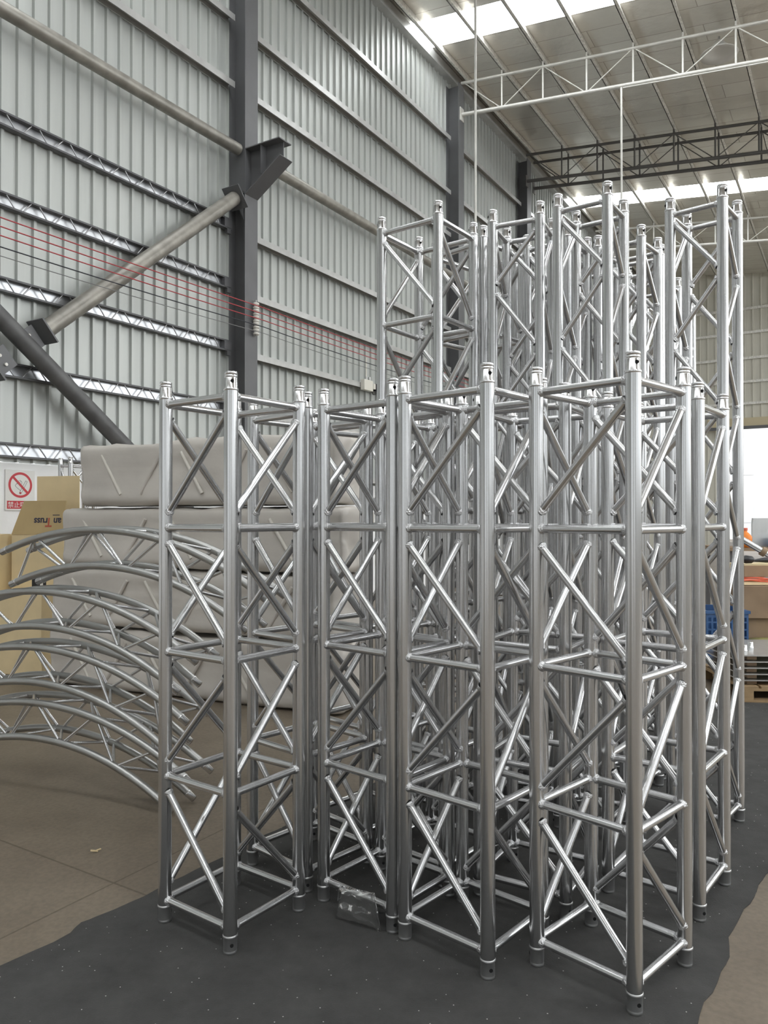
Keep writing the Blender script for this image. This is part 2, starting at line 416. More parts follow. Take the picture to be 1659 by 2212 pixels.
# ------------------------------------------------------------------ columns with bracket
ORD = ['first', 'second', 'third', 'fourth', 'fifth', 'sixth', 'seventh', 'eighth', 'ninth', 'tenth', 'eleventh', 'twelfth', 'thirteenth', 'fourteenth']
def column(t, label, w1=.36, bw=.28, top=11.55):
    o = thingW('steel_column', label, 'column', 0, t, 0)
    mb = MB().bx(.03, .045, 0, bw, 0, top).bx(w1 - .015, w1, 0, bw, 0, top).bx(.045, w1 - .015, bw / 2 - .005, bw / 2 + .005, 0, top)
    obj('column_shaft', mb, 'column', o)
    return o
c1 = column(8.56, 'dark grey steel column with a projecting bracket, left of the picture')
c2 = column(15.75, 'dark grey steel column carrying the light roof truss')
c3 = column(20.1, 'dark grey steel column furthest from the viewer, at the dark roof trusses', .34, .3)
# bracket on the first column (local coords relative to column base)
def bracket():
    b = MB()
    zt, zb, w0, w1 = 7.06, 6.40, .36, .98
    b.bx(w0, w1 + .03, .0, .28, zt - .015, zt)                                  # top plate
    b.prism([(w0, zb), (w0, zt - .015), (w1, zt - .015), (w1, zt - .27)], 1, .135, .147)   # web
    # sloping lower flange
    dx, dz = w1 - w0, (zt - .27) - zb; a = math.atan2(dz, dx); L = math.hypot(dx, dz)
    b.box(((w0 + w1) / 2 + .02, .14, (zb + zt - .27) / 2 - .008), (L + .06, .28, .015), 0, Matrix.Rotation(-a, 3, 'Y'))
    b.prism([(w0 + .28, zt - .015), (w0 + .28, zb + dz * .45 + .05), (w0 + .29, zb + dz * .45 + .05), (w0 + .29, zt - .015)], 1, .02, .26)
    obj('crane_bracket', b, 'column', c1)
    s = MB().bx(.045, .345, .01, .13, zt - .02, zt - .005).bx(.045, .345, .01, .13, zb, zb + .015).bx(.045, .345, .01, .02, zb + .02, zt - .02)
    s.prism([(.06, zb - .02), (.3, zb - .02), (.33, zb - .4), (.2, zb - .16), (.14, zb - .2)], 1, .0, .012)
    obj('stiffener_plate', s, 'column', c1)
bracket()
# small stub plates where the girts meet the columns are part of the girts

# ------------------------------------------------------------------ wall girts
def girt(t0, t1, z, label, lattice, group, h=.15):
    o = thingW('wall_girt', label, 'girt', 0, t0, z, group)
    L = t1 - t0
    if lattice:
        obj('web', MB().bx(.032, .04, 0, L, -h / 2, h / 2), 'girt_shiny', o)
        fl = MB()
        for s in (-1, 1): fl.bx(.03, .12, 0, L, s * h / 2 - .007, s * h / 2 + .007).bx(.112, .12, 0, L, s * (h / 2 - .008) - .006, s * (h / 2 - .008) + .006)
        obj('flange', fl, 'girt_dark', o)
        n = int(L / .2); p = L / n
        for i in range(n):
            a, b_ = (i * p, (i + 1) * p * 1.0); s = 1 if i % 2 else -1
            obj('lacing_bar', MB().tube([(.1, a + .05, -s * (h / 2 - .012)), (.1, b_ - .05, s * (h / 2 - .012))], .008, 6), 'lacing', o)
        obj('end_cleat', MB().bx(.045, .125, L - .16, L - .02, -h / 2 + .01, h / 2 - .012).bx(.06, .12, L - .1, L - .02, -h / 2 - .07, -h / 2 - .008), 'girt_dark', o)
    else:
        obj('web', MB().bx(.03, .175, 0, L, -.006, .006).bx(.165, .175, 0, L, -.09, -.006).bx(.03, .042, 0, L, -.075, -.006), 'girt', o)
    return o
lv = [2.30, 3.19, 4.12, 5.06, 5.95]
for i, z in enumerate(lv):
    girt(1.7, 8.54, z, 'bright lattice wall girt left of the bracket column, %s up from the white plinth' % ORD[i], True, 'lattice girts of the left bay')
for i, z in enumerate([8.09, 9.1, 10.33]):
    girt(1.7, 8.54, z, 'plain grey wall girt left of the bracket column, %s above the horizontal pipe' % ORD[i], False, 'plain girts of the left bay')
lv2 = [2.3, 3.19, 4.09, 5.0, 5.92, 8.1, 9.08, 10.33]
for i, z in enumerate(lv2):
    nm = ('%s above the pipe' % ORD[i - 5]) if i > 4 else ('%s below the pipe' % ORD[4 - i])
    g = girt(8.86, 15.73, z, 'plain grey wall girt between the two nearer columns, ' + nm, False, 'girts of the middle bay')
for i, z in enumerate([5.0, 5.95, 8.1, 9.08, 10.33]):
    girt(16.05, 20.08, z, 'plain grey wall girt in the far bay, %s from the bottom' % ORD[i], False, 'girts of the far bay')
for i, z in enumerate([5.95, 8.1, 9.08, 10.33]):
    girt(20.42, 33.9, z, 'plain grey wall girt beyond the furthest column, %s from the bottom' % ORD[i], False, 'girts beyond the furthest column')
# end-wall rails
for i, z in enumerate([6.17, 7.05, 8.0, 9.03, 10.0]):
    o = tag(inW(obj('wall_rail', MB().bx(.1, 20, T_END - .12, T_END - .04, z - .05, z + .05), 'purlin')), 'pale horizontal rail on the beige end wall, %s above the doorway' % ORD[i], 'rail', 'rails of the end wall')

# horizontal pipes and cross bracing along the wall
def pipeW(name, label, cat, p, q, r, m, n=20, group=None, caps=None):
    a = Vector(p); b = Vector(q)
    o = thingW(name, label, cat, *p[:2], p[2], group) if caps else None
    if o is None:
        ob = obj(name, MB().tube([(0, 0, 0), (b[0] - a[0], b[1] - a[1], b[2] - a[2])], r, n), m)
        ob.location = Wp(*p); ob.rotation_euler = (0, 0, -TH)
        return tag(ob, label, cat, group)
    return o
pipeW('strut_pipe', 'horizontal dusty steel pipe running into the bracket column from the left', 'pipe', (.25, 1.7, 7.05), (.25, 8.53, 7.05), .085, 'pipe')
pipeW('strut_pipe', 'horizontal dusty steel pipe running from the bracket column to the next column', 'pipe', (.25, 8.87, 7.07), (.25, 15.72, 7.07), .085, 'pipe')
pipeW('strut_pipe', 'horizontal steel pipe in the far bay behind the light roof truss', 'pipe', (.25, 16.05, 7.07), (.25, 20.08, 7.07), .085, 'pipe')
def bracing():
    o = thingW('cross_brace', 'big X shaped pipe bracing on the side wall, rising to the bracket column', 'brace', .3, 1.7, .7)
    def seg(t0, t1): # along the line through (4.78,3.22)-(8.48,6.33)
        k = (6.33 - 3.22) / (8.48 - 4.78)
        f = lambda t: 3.22 + (t - 4.78) * k
        return (0, t0 - 1.7, f(t0) - .7), (0, t1 - 1.7, f(t1) - .7)
    a, b = seg(1.75, 4.66); obj('lower_pipe', MB().tube([a, b], .1, 20), 'pipe', o)
    a2, b2 = seg(5.28, 8.40); obj('upper_pipe', MB().tube([a2, b2], .1, 20), 'pipe', o)
    ang = math.atan2(b2[2] - a2[2], b2[1] - a2[1]); R = Matrix.Rotation(ang, 3, 'X')
    g = MB()
    c = seg(4.97, 4.97)[0]
    for s in (-1, 1):
        v = R @ Vector((0, s * .215, 0)); obj('gusset_plate', MB().box((0, c[1] + v.y, c[2] + v.z), (.016, .23, .26), 0, R), 'column', o)
    e = MB()
    for p in (b, a2): obj('end_flange', MB().box(p, (.3, .02, .3), 0, R), 'column', o)
    bl = MB()
    for s in (-1, 1):
        for q in (-.055, .055):
            v = R @ Vector((0, s * .22, q)); bl.tube([(c[0] + .005, c[1] + v.y, c[2] + v.z), (c[0] + .03, c[1] + v.y, c[2] + v.z)], .018, 8)
    obj('bolt', bl, 'porcelain', o)
    p = b2
    obj('end_plate', MB().box((0, p[1] + .012, p[2] + .01), (.32, .02, .34), 0, R), 'column', o)
    k = (2.52 - 3.69) / (6.32 - 4.78)
    dp = obj('falling_pipe', MB().tube([(0, 0, 2.99 + (1.7 - 4.78) * k), (0, 8.3 - 1.7, 2.99 + (8.3 - 4.78) * k)], .1, 20), 'brace_dark', o)
    dp['label'] = 'dark grey pipe of the cross falling to the right'
bracing()

# ------------------------------------------------------------------ insulator rack and trolley wires
def rack():
    o = thingW('insulator_rack', 'rack of five white porcelain insulators on the bracket column', 'insulator', .36, 8.74, 4.28)
    obj('bracket_bar', MB().tube([(0.0, 0, .0), (.06, 0, .0), (.06, 0, .54), (0.0, 0, .54)], .008, 8), 'girt', o)
    for i in range(5):
        z = .06 + i * .098
        obj('insulator', MB().lathe([(.012, -.044), (.044, -.044), (.048, -.022), (.028, -.008), (.028, .008), (.048, .022), (.044, .044), (.012, .044)], 16, (.06, 0, z)), 'porcelain', o)
rack()
wires = [(4.73, 'wire_red', 'red trolley wire, uppermost of the wires along the wall'), (4.635, 'wire_red', 'red trolley wire, second from the top along the wall'),
         (4.54, 'wire_red', 'red trolley wire, third from the top along the wall'), (4.44, 'wire_black', 'black trolley wire just below the three red wires'), (4.345, 'wire_grey', 'thin grey wire, lowest of the wires along the wall')]
for z, m, lb in wires:
    pts = []
    for a, b in ((1.7, 8.86), (8.86, 15.9), (15.9, 20.3)):
        for k in range(12):
            u = k / 12; pts.append((0, a + (b - a) * u - 1.7, -.05 * 4 * u * (1 - u) * (.6 + .4 * (m != 'wire_red'))))
    ob = obj('trolley_wire', MB().tube(pts, .007 if m != 'wire_grey' else .005, 6), m)
    ob.location = Wp(.455, 1.7, z); ob.rotation_euler = (0, 0, -TH)
    tag(ob, lb, 'wire', 'trolley wires')
def ebox():
    o = thingW('junction_box', 'small ivory junction box with conduit under the wall girt', 'electrical box', .18, 11.95, 3.95)
    bevel(obj('box_body', MB().bx(0, .09, 0, .3, 0, .2), 'plastic_white', o), .008)
    obj('conduit', MB().tube([(.04, .13, .2), (.04, .13, .62)], .013, 10), 'plastic_white', o)
    obj('gland', MB().tube([(.04, .13, .2), (.04, .13, .26)], .028, 10).tube([(.04, .24, .2), (.04, .24, .27)], .028, 10), 'girt', o)
    obj('side_switch', MB().bx(0, .07, .34, .42, .06, .16), 'plastic_white', o)
    obj('cable', MB().tube([(.05, .3, .02), (.06, .34, -.05), (.06, .42, -.04), (.05, .46, .05)], .008, 8), 'black', o)
    obj('plug', MB().bx(0, .07, .44, .52, .03, .17), 'black', o)
ebox()

# ------------------------------------------------------------------ roof purlins, roof trusses
for i in range(14):
    w = .4 + .96 * i
    if i == 0:
        lb = 'pale roof purlin nearest the side wall'
    else:
        lb = 'pale roof purlin, %s out from the side wall' % ORD[i]
    mb = MB().bx(-.008, .008, 0, T_END - T_BACK - .2, -.2, -.01).bx(-.008, .06, 0, T_END - T_BACK - .2, -.2, -.188)
    ob = obj('roof_purlin', mb, 'purlin'); ob.location = Wp(w, T_BACK + .1, zr(w)); ob.rotation_euler = (0, 0, -TH)
    tag(ob, lb, 'purlin', 'roof purlins')
def roof_truss(t, label, m, zoff=0.0, cr=.045):
    o = thingW('roof_truss', label, 'roof truss', .36, t, 0)
    zt = lambda w: zr(w) - .32 + zoff; zb = lambda w: zr(w) - 1.05 + zoff
    w1 = 14.5
    obj('top_chord', MB().tube([(0, 0, zt(.36)), (w1 - .36, 0, zt(w1))], cr * .8, 12), m, o)
    obj('bottom_chord', MB().tube([(0, 0, zb(.36)), (w1 - .36, 0, zb(w1))], cr, 12), m, o)
    for i in range(1, 15):
        w = .4 + .96 * i
        if w > w1 - .1: break
        obj('post', MB().tube([(w - .36, 0, zb(w)), (w - .36, 0, zr(w) - .2)], .022, 8), m, o)
        j = w + .96 if i % 2 == 0 else w - .96
        a, b = (w, w - .96) if i % 2 == 0 else (w - .96, w)
        obj('diagonal', MB().tube([(a - .36 + (-.04 if a > b else .04), 0, zt(a) - .02), (b - .36 + (.05 if a > b else -.05), 0, zb(b) + .03)], .013, 8), m, o)
    obj('end_plate', MB().bx(0, .02, -.09, .09, zb(.36) - .15, zb(.36) + .15), m, o)
roof_truss(15.9, 'light lattice roof truss springing from the second column', 'truss_white')
roof_truss(20.0, 'dark lattice roof truss, nearer of the dark pair', 'truss_dark')
roof_truss(20.55, 'dark lattice roof truss, further of the dark pair', 'truss_dark')
roof_truss(26.6, 'light lattice roof truss furthest back, behind the tall trusses', 'truss_white')
# hanging conduits and the conduit along the truss
def rod(name, label, w, t, z0, z1, r=.022):
    ob = obj(name, MB().tube([(0, 0, 0), (0, 0, z1 - z0)], r, 10), 'truss_white'); ob.location = Wp(w, t, z0); ob.rotation_euler = (0, 0, -TH)
    tag(ob, label, 'conduit')
rod('hanging_conduit', 'long thin white conduit hanging from the roof left of the skylight', 2.52, 12.0, 2.6, zr(2.52) - .02)
rod('hanging_conduit', 'thin white conduit hanging from the light roof truss', 4.02, 15.83, 3.0, zr(4.02) - 1.12)
ob = obj('truss_conduit', MB().tube([(0, 0, 0), (9.6, 0, -9.6 * SL)], .016, 8), 'truss_white'); ob.location = Wp(4.05, 15.83, zr(4.05) - 1.13); ob.rotation_euler = (0, 0, -TH)
tag(ob, 'thin white conduit clipped under the light roof truss', 'conduit')
lampo = thingW('high_bay_lamp', 'round white lamp disc under the foil roof', 'lamp', 5.78, 16.5, zr(5.78) - .45)
obj('lamp_shade', MB().lathe([(.08, .26), (.12, .2), (.22, .1), (.36, .0), (.355, -.01), (.2, .06), (.05, .1)], 28), 'sign_white', lampo)
obj('lamp_stem', MB().tube([(0, 0, .2), (0, 0, .36)], .02, 8), 'girt', lampo)

# ------------------------------------------------------------------ box trusses
def brace_mesh(p, q, r, weld=True, name='brace'):
    p = Vector(p); q = Vector(q); mb = MB(); mb.tube([p, q], r, 14, 0, False)
    if weld:
        t = (q - p).normalized(); rnd = random.Random(hash((round(p.x, 3), round(q.z, 3), round(p.y, 3))) & 0xffff)
        for c, s in ((p, 1), (q, -1)):
            a = t.cross(Vector((0, 0, 1)) if abs(t.z) < .9 else Vector((1, 0, 0))).normalized(); b_ = t.cross(a)
            rings = []
            for d, rr in ((-.004, 1.34), (.004, 1.30), (.009, 1.13), (.013, 1.0)):
                ring = []
                for k in range(18):
                    an = 2 * pi * k / 18; jit = 1 + (.05 * rnd.uniform(-1, 1) if rr > 1.05 else 0)
                    ring.append(c + t * s * d + (a * math.cos(an) + b_ * math.sin(an)) * r * rr * jit)
                rings.append(ring)
            mb.rings(rings, False, False, 1, True)
    return mb
SP_MESH = {}
def spigot_mesh(R):
    mb = MB(); r = R * .93
    n = 40
    prof = [(r * .72, -.01), (R * 1.05, -.004), (R * 1.06, .003), (r, .006), (r, .040), (r * .955, .0405), (r * .955, .043), (r, .0435), (r, .049), (r * .955, .0495), (r * .955, .052), (r, .0525), (r, .060), (r * .94, .063), (r * .72, .063), (r * .70, .02)]
    rings = []
    for rr, z in prof:
        ring = []
        for k in range(n):
            f = .985 if (k % 4 == 0 and .006 <= z <= .06) else 1
            ring.append((rr * f * math.cos(2 * pi * k / n), rr * f * math.sin(2 * pi * k / n), z))
        rings.append(ring)
    mb.rings(rings, False, False, 0, True)
    for s in (-1, 1):
        mb.tube([(.2 * r, s * r * .9, .028), (.2 * r, s * r * 1.005, .028)], .0065, 12, 1)
    return mb.mesh('spigot', ['machined', 'hole'])
def coupler_mesh(R):
    mb = MB()
    mb.lathe([(R * .7, 0), (R * .93, 0), (R * .97, .006), (R * .97, .010), (R * .94, .012), (R * .97, .014), (R * .97, .056), (R * 1.07, .058), (R * 1.08, .062), (R * 1.02, .066), (R * .9, .068)], 28)
    for s in (-1, 1):
        mb.tube([(.25 * R, s * R * .86, .034), (.25 * R, s * R * .985, .034)], .0065, 12, 1)
    return mb.mesh('coupler', ['machined2', 'hole'])
M['machined2'] = mat('coupler_aluminium', (.60, .60, .60), .42, .95)

KITS = {}
def kit(key, H, s, R, rb, nseg, phase, bars):
    k = []
    rad = s / math.sqrt(2)
    cor = [(-rad, 0), (0, -rad), (rad, 0), (0, rad)]            # L N R B
    z_lo, z_hi = .083, H - .023
    chord = MB().lathe([(R, .06), (R, H)], 28, caps=True).mesh('chord', ['alu'])
    k.append(('chord', chord, cor))
    hor = []; dia = []
    levels = [z_hi - (z_hi - z_lo) * i / nseg for i in range(nseg + 1)]
    for li, z in enumerate(levels):
        if not bars and 0 < li < nseg: continue
        for f in range(4):
            a = Vector((*cor[f], z)); b = Vector((*cor[(f + 1) % 4], z)); t = (b - a).normalized()
            hor.append(brace_mesh(a + t * (R - .003), b - t * (R - .003), rb).mesh('horizontal_brace', ['alu_brace', 'weld']))
    g = .062 if bars else .052
    for i in range(nseg):
        zt, zb = levels[i] - g, levels[i + 1] + g
        if not bars and i > 0: zt = levels[i] - .03
        if not bars and i < nseg - 1: zb = levels[i + 1] + .03
        up_b = (i + phase) % 2 == 0
        for f in range(4):
            ca, cb = cor[f], cor[(f + 1) % 4]
            if not up_b: ca, cb = cb, ca
            h = Vector((cb[0] - ca[0], cb[1] - ca[1], 0)).normalized()
            a = Vector((*ca, zb)) + h * (R - .004); b = Vector((*cb, zt)) - h * (R - .004)
            dia.append(brace_mesh(a, b, rb).mesh('diagonal_brace', ['alu_brace', 'weld']))
    KITS[key] = dict(chord=chord, cor=cor, hor=hor, dia=dia, H=H, sp=spigot_mesh(R), cp=coupler_mesh(R))
kit('big', 2.0, .361, .0252, .0140, 4, 0, True)
kit('big_tall', 3.1, .361, .0262, .0145, 6, 1, True)
kit('slim_a', 3.1, .252, .0262, .0130, 9, 1, False)
kit('slim_b', 3.1, .252, .0262, .0130, 9, 0, False)
kit('slim_short', 2.12, .252, .0255, .012, 6, 1, False)

def tower(key, x, y, yaw, label, group, z=.006, simple=False):
    K = KITS[key]
    o = thing('box_truss', label, 'truss', (x, y, z), yaw, group)
    for i, (cx, cy) in enumerate(K['cor']):
        c = link('chord', K['chord'], o, (cx, cy, 0))
        rz = pi / 2 if i in (0, 2) else 0
        link('spigot', K['sp'], c, (0, 0, K['H']), rz)
        link('coupler', K['cp'], c, (0, 0, 0), rz)
    for m in K['hor']: link('horizontal_brace', m, o)
    for m in K['dia']: link('diagonal_brace', m, o)
    return o
G2 = 'short box trusses standing on the mat'; G3 = 'tall box trusses standing behind'
tower('big', .784, 2.652, -.006, 'two metre aluminium box truss nearest the viewer, right of centre', G2)
tower('big', .332, 2.833, .065, 'two metre aluminium box truss just left of the nearest one', G2)
tower('big', -.587, 2.977, .160, 'two metre aluminium box truss standing leftmost at the front', G2)
tower('big', .011, 3.117, .086, 'two metre aluminium box truss with a plastic bag at its foot', G2)
tower('big', -.330, 3.425, .04, 'two metre aluminium box truss behind and right of the leftmost one', G2)
tower('big', 1.18, 3.198, .12, 'two metre aluminium box truss right of and behind the nearest one, by the mat edge', G2)
tower('big', .640, 3.205, .24, 'two metre aluminium box truss directly behind the nearest one', G2)
tower('big', .240, 3.467, .05, 'two metre aluminium box truss behind the one with the plastic bag', G2)
tower('big', -.09, 3.83, .0, 'two metre aluminium box truss furthest back on the left of the group', G2)
tower('big_tall', .24, 4.16, .149, 'three metre wide box truss, leftmost of the tall ones', G3)
tower('big_tall', .56, 4.495, -.03, 'three metre wide box truss right behind the leftmost tall one', G3)
tower('slim_b', .742, 4.080, .33, 'slim tall zigzag truss next right of the two wide tall ones', G3)
tower('slim_a', 1.048, 3.857, .18, 'slim tall zigzag truss with the highest tip, in front of the far skylight', G3)
tower('slim_a', 1.631, 3.885, .09, 'slim tall zigzag truss at the right end of the group', G3)
tower('slim_a', 1.410, 4.403, .09, 'slim tall zigzag truss behind the gap between the two front tall slim ones', G3)
tower('slim_a', 1.0, 4.398, .10, 'slim tall zigzag truss directly behind the highest one', G3)
tower('slim_b', 1.60, 4.70, .23, 'slim tall zigzag truss, second row behind the right end one', G3)
tower('slim_a', 1.81, 5.14, .10, 'slim tall zigzag truss, third row behind the right end one', G3)
tower('slim_a', 2.08, 5.57, .10, 'slim tall zigzag truss standing furthest back on the right', G3)
tower('slim_b', 1.19, 4.80, .15, 'slim tall zigzag truss in the back row at the middle of the group', G3)
tower('slim_a', .80, 4.86, .05, 'slim tall zigzag truss in the back row behind the wide tall ones', G3)
tower('slim_short', -3.26, 8.12, .0, 'narrow box truss standing behind the wrapped bundles beside the boxes', None, z=0)

# ------------------------------------------------------------------ pile of curved trusses (arches nested on edge, crown up)
def curved(cs, zc, a0, a1, label):
    """arch in the vertical plane through Q along E; a0 (right foot) .. a1 (left foot) in degrees from the crown"""
    Q = Vector((-1.06, 3.96, 0)); yaw = math.radians(160); E_ = Vector((math.cos(yaw), math.sin(yaw), 0))
    Ri, sec, r = 1.55, .195, .0203
    base = zc + Ri * math.cos(math.radians(min(a0, a1, key=lambda q: -abs(q))))
    p0 = Q + E_ * cs
    o = thing('curved_truss', label, 'curved truss', (p0.x, p0.y, max(0, base - .06)), yaw, 'curved trusses piled on the floor')
    dz = zc - o.location.z
    def P(R, a, y): return Vector((R * math.sin(a), -y, dz + R * math.cos(a)))
    A0, A1 = math.radians(a0), math.radians(a1); n = 36
    for R in (Ri, Ri + sec):
        for y in (0, sec):
            c = obj('curved_chord', MB().tube([P(R, A0 + (A1 - A0) * k / n, y) for k in range(n + 1)], r, 16), 'alu_curved', o)
            for aa, s in ((A0, -1), (A1, 1)):
                p = P(R, aa, y); td = Vector((math.cos(aa), 0, -math.sin(aa))) * s
                obj('end_coupler', MB().tube([p + td * d for d in (-.004, .0, .003, .005, .045, .047, .02)], r, 18, radii=[r * 1.05, r * 1.08, r * 1.05, r * .95, r * .95, r * .75, r * .72]), 'machined', c)
    m = max(6, round((A1 - A0) * Ri / .182))
    for fi, y in enumerate((0, sec)):
        for k in range(m):
            u0 = A0 + (A1 - A0) * (k + .13) / m; u1 = A0 + (A1 - A0) * (k + .87) / m
            ra, rb_ = (Ri + r - .003, Ri + sec - r + .003) if (k + fi) % 2 == 0 else (Ri + sec - r + .003, Ri + r - .003)
            obj('zigzag_brace', MB().tube([P(ra, u0, y), P(rb_, u1, y)], .0085, 10), 'alu_brace', o)
    for fi, R in enumerate((Ri, Ri + sec)):
        for k in range(m):
            u0 = A0 + (A1 - A0) * (k + .12) / m; u1 = A0 + (A1 - A0) * (k + .88) / m
            ya, yb = (r - .003, sec - r + .003) if (k + fi) % 2 == 0 else (sec - r + .003, r - .003)
            obj('cross_rung', MB().tube([P(R, u0, ya), P(R, u1, yb)], .0085, 10), 'alu_brace', o)
    return o
curved(.95, -1.232, -34.3, 34.3, 'curved aluminium truss at the bottom of the nested pile')
curved(.975, -.922, -34.5, 34.5, 'curved aluminium truss second from the bottom of the nested pile')
curved(.92, -.608, -34.5, 34.5, 'curved aluminium truss third from the bottom of the nested pile')
curved(.53, -.262, -35, 21, 'short curved aluminium truss on top of the nested pile')

# ------------------------------------------------------------------ stretch-wrapped bundles
def bundle(xl, xr, z0, z1, label, seed, depth=.58):
    # front line from A to B in plan
    A = Vector((-2.84, 7.0, 0)); B = Vector((-.32, 5.9, 0)); dr = (B - A).normalized(); nr = Vector((-dr.y, dr.x, 0))
    if nr.y < 0: nr = -nr
    p = A + dr * xl; L = xr - xl
    yaw = math.atan2(dr.y, dr.x)
    o = thing('wrapped_bundle', label, 'wrapped bundle', (p.x, p.y, z0), yaw, 'film wrapped bundles stacked in the background')
    h = z1 - z0
    bm = bmesh.new(); bmesh.ops.create_cube(bm, size=1)
    for v in bm.verts: v.co = Vector(((v.co.x + .5) * L, (v.co.y + .5) * depth, (v.co.z + .5) * h))
    bmesh.ops.bevel(bm, geom=bm.edges[:], offset=.085, segments=5, affect='EDGES', profile=.5)
    bmesh.ops.subdivide_edges(bm, edges=[e for e in bm.edges if e.calc_length() > .2], cuts=14, use_grid_fill=True)
    for v in bm.verts:
        q = v.co * 4 + Vector((seed * 7, 0, 0))
        dn = noise.noise(q) * .028 + noise.noise(q * 2.6) * .014 + noise.noise(q * 8) * .006
        # film sags between the chords
        cz = v.co.z / h; sag = -.02 * math.sin(pi * max(0, min(1, cz)))
        c = Vector((L / 2, depth / 2, h / 2)); dirv = (v.co - c); dirv.x /= L; dirv.y /= depth; dirv.z /= h
        if dirv.length > 0:
            ax = max(range(3), key=lambda i: abs(dirv[i])); s = 1 if dirv[ax] > 0 else -1
            if ax == 2 and s < 0: dn = abs(dn)
            v.co[ax] += s * (dn + (sag if ax != 2 else (.03 * noise.noise(Vector((v.co.x * 2, seed, 0))) + .045 * v.co.x / L - .02 if (seed == 4 and s > 0) else -.012)))
    for v in bm.verts: v.co.z = max(.002, min(h + (.09 if seed == 4 else -.002), v.co.z))
    me = D.meshes.new('film_wrap'); bm.to_mesh(me); bm.free(); me.materials.append(M['wrap'])
    for f in me.polygons: f.use_smooth = True
    link('film_wrap', me, o)
    n = int(L / .5)
    for i in range(n):
        x0 = .3 + i * (L - .5) / n; s = 1 if i % 2 == 0 else -1
        za, zb = (h * .8, h * .18) if s > 0 else (h * .18, h * .8)
        obj('brace_under_film', MB().tube([(x0, .010, za), (x0 + .22, .010, zb)], .016, 10), 'wrap_rib' if i % 2 == 0 else 'wrap', o)
    return o
bundle(-.35, 2.75, 0.0, .555, 'film wrapped bundle at the bottom of the background stack', 1)
bundle(-.33, 2.70, .56, 1.10, 'film wrapped bundle third from the top of the background stack', 2)
bundle(-.20, 2.78, 1.105, 1.645, 'film wrapped bundle second from the top of the background stack', 3)
bundle(.02, 2.72, 1.65, 2.225, 'film wrapped bundle on top of the background stack', 4)

# ------------------------------------------------------------------ cardboard boxes and no-smoking sign on the left
def text_mesh(body, size, m, depth=.0015, fat=0.0):
    cu = D.curves.new('lettering', 'FONT'); cu.body = body; cu.size = size; cu.extrude = depth; cu.offset = fat; cu.align_x = 'LEFT'
    t = D.objects.new('lettering', cu); COL.objects.link(t)
    dg = bpy.context.evaluated_depsgraph_get(); dg.update()
    me = D.meshes.new_from_object(t.evaluated_get(dg)); D.objects.remove(t)
    me.materials.clear(); me.materials.append(M[m])
    return me
def sign():
    o = thingW('no_smoking_sign', 'white no smoking sign with red ring on the white plinth', 'sign', .0, 5.03, 1.63)
    # local: y = along wall, z up, x out
    bevel(obj('sign_board', MB().bx(-.011, .004, 0, .36, 0, .46), 'sign_white', o), .003)
    c = (.18, .29); R0, R1 = .145, .118; n = 48
    ring = MB(); vs = []; fs = []
    for k in range(n):
        a = 2 * pi * k / n
        for rr in (R0, R1):
            vs.append((.0055, c[0] + rr * math.cos(a), c[1] + rr * math.sin(a)))
    for k in range(n):
        j = (k + 1) % n; fs.append((2 * k, 2 * j, 2 * j + 1, 2 * k + 1))
    ring.add(vs, fs)
    R = Matrix.Rotation(math.radians(-45), 3, 'X')
    ring.box((.006, c[0], c[1]), (.001, .255, .026), 0, Matrix.Rotation(math.radians(-45), 3, 'X'))
    obj('prohibition_ring', ring, 'sign_red', o)
    cg = MB()
    a, b = Vector((.0052, .255, .335)), Vector((.0052, .178, .195)); t = (b - a).normalized(); s = Vector((0, -t.z, t.y)) * .011
    for p, q in ((a + s, b + s), (a - s, b - s), (a + s, a - s), (b + s, b - s), (a + t * .1 + s, a + t * .1 - s)):
        cg.tube([p, q], .0016, 6)
    sm = [Vector((.0052, .19 - .05 * math.sin(k * .5) - .006 * k, .33 - .013 * k)) for k in range(9)]
    cg.tube(sm, .0016, 6)
    cg.tube([Vector((.0052, .14, .3)), Vector((.0052, .15, .335)), Vector((.0052, .18, .345)), Vector((.0052, .2, .32)), Vector((.0052, .185, .29))], .0016, 6)
    obj('cigarette_drawing', cg, 'sign_black', o)
    obj('ember', MB().tube([b - t * .012, b + t * .004], .011, 10), 'sign_red', o)
    obj('red_panel', MB().bx(.0035, .0052, .02, .34, .02, .11), 'sign_red', o)
    me = text_mesh('\u7981\u6b62\u5438\u70df', .074, 'sign_white', .0008)
    l = link('lettering', me, o); 
    l.matrix_local = Matrix(((0, 0, 1, .0058), (1, 0, 0, .027), (0, 1, 0, .038), (0, 0, 0, 1)))
sign()
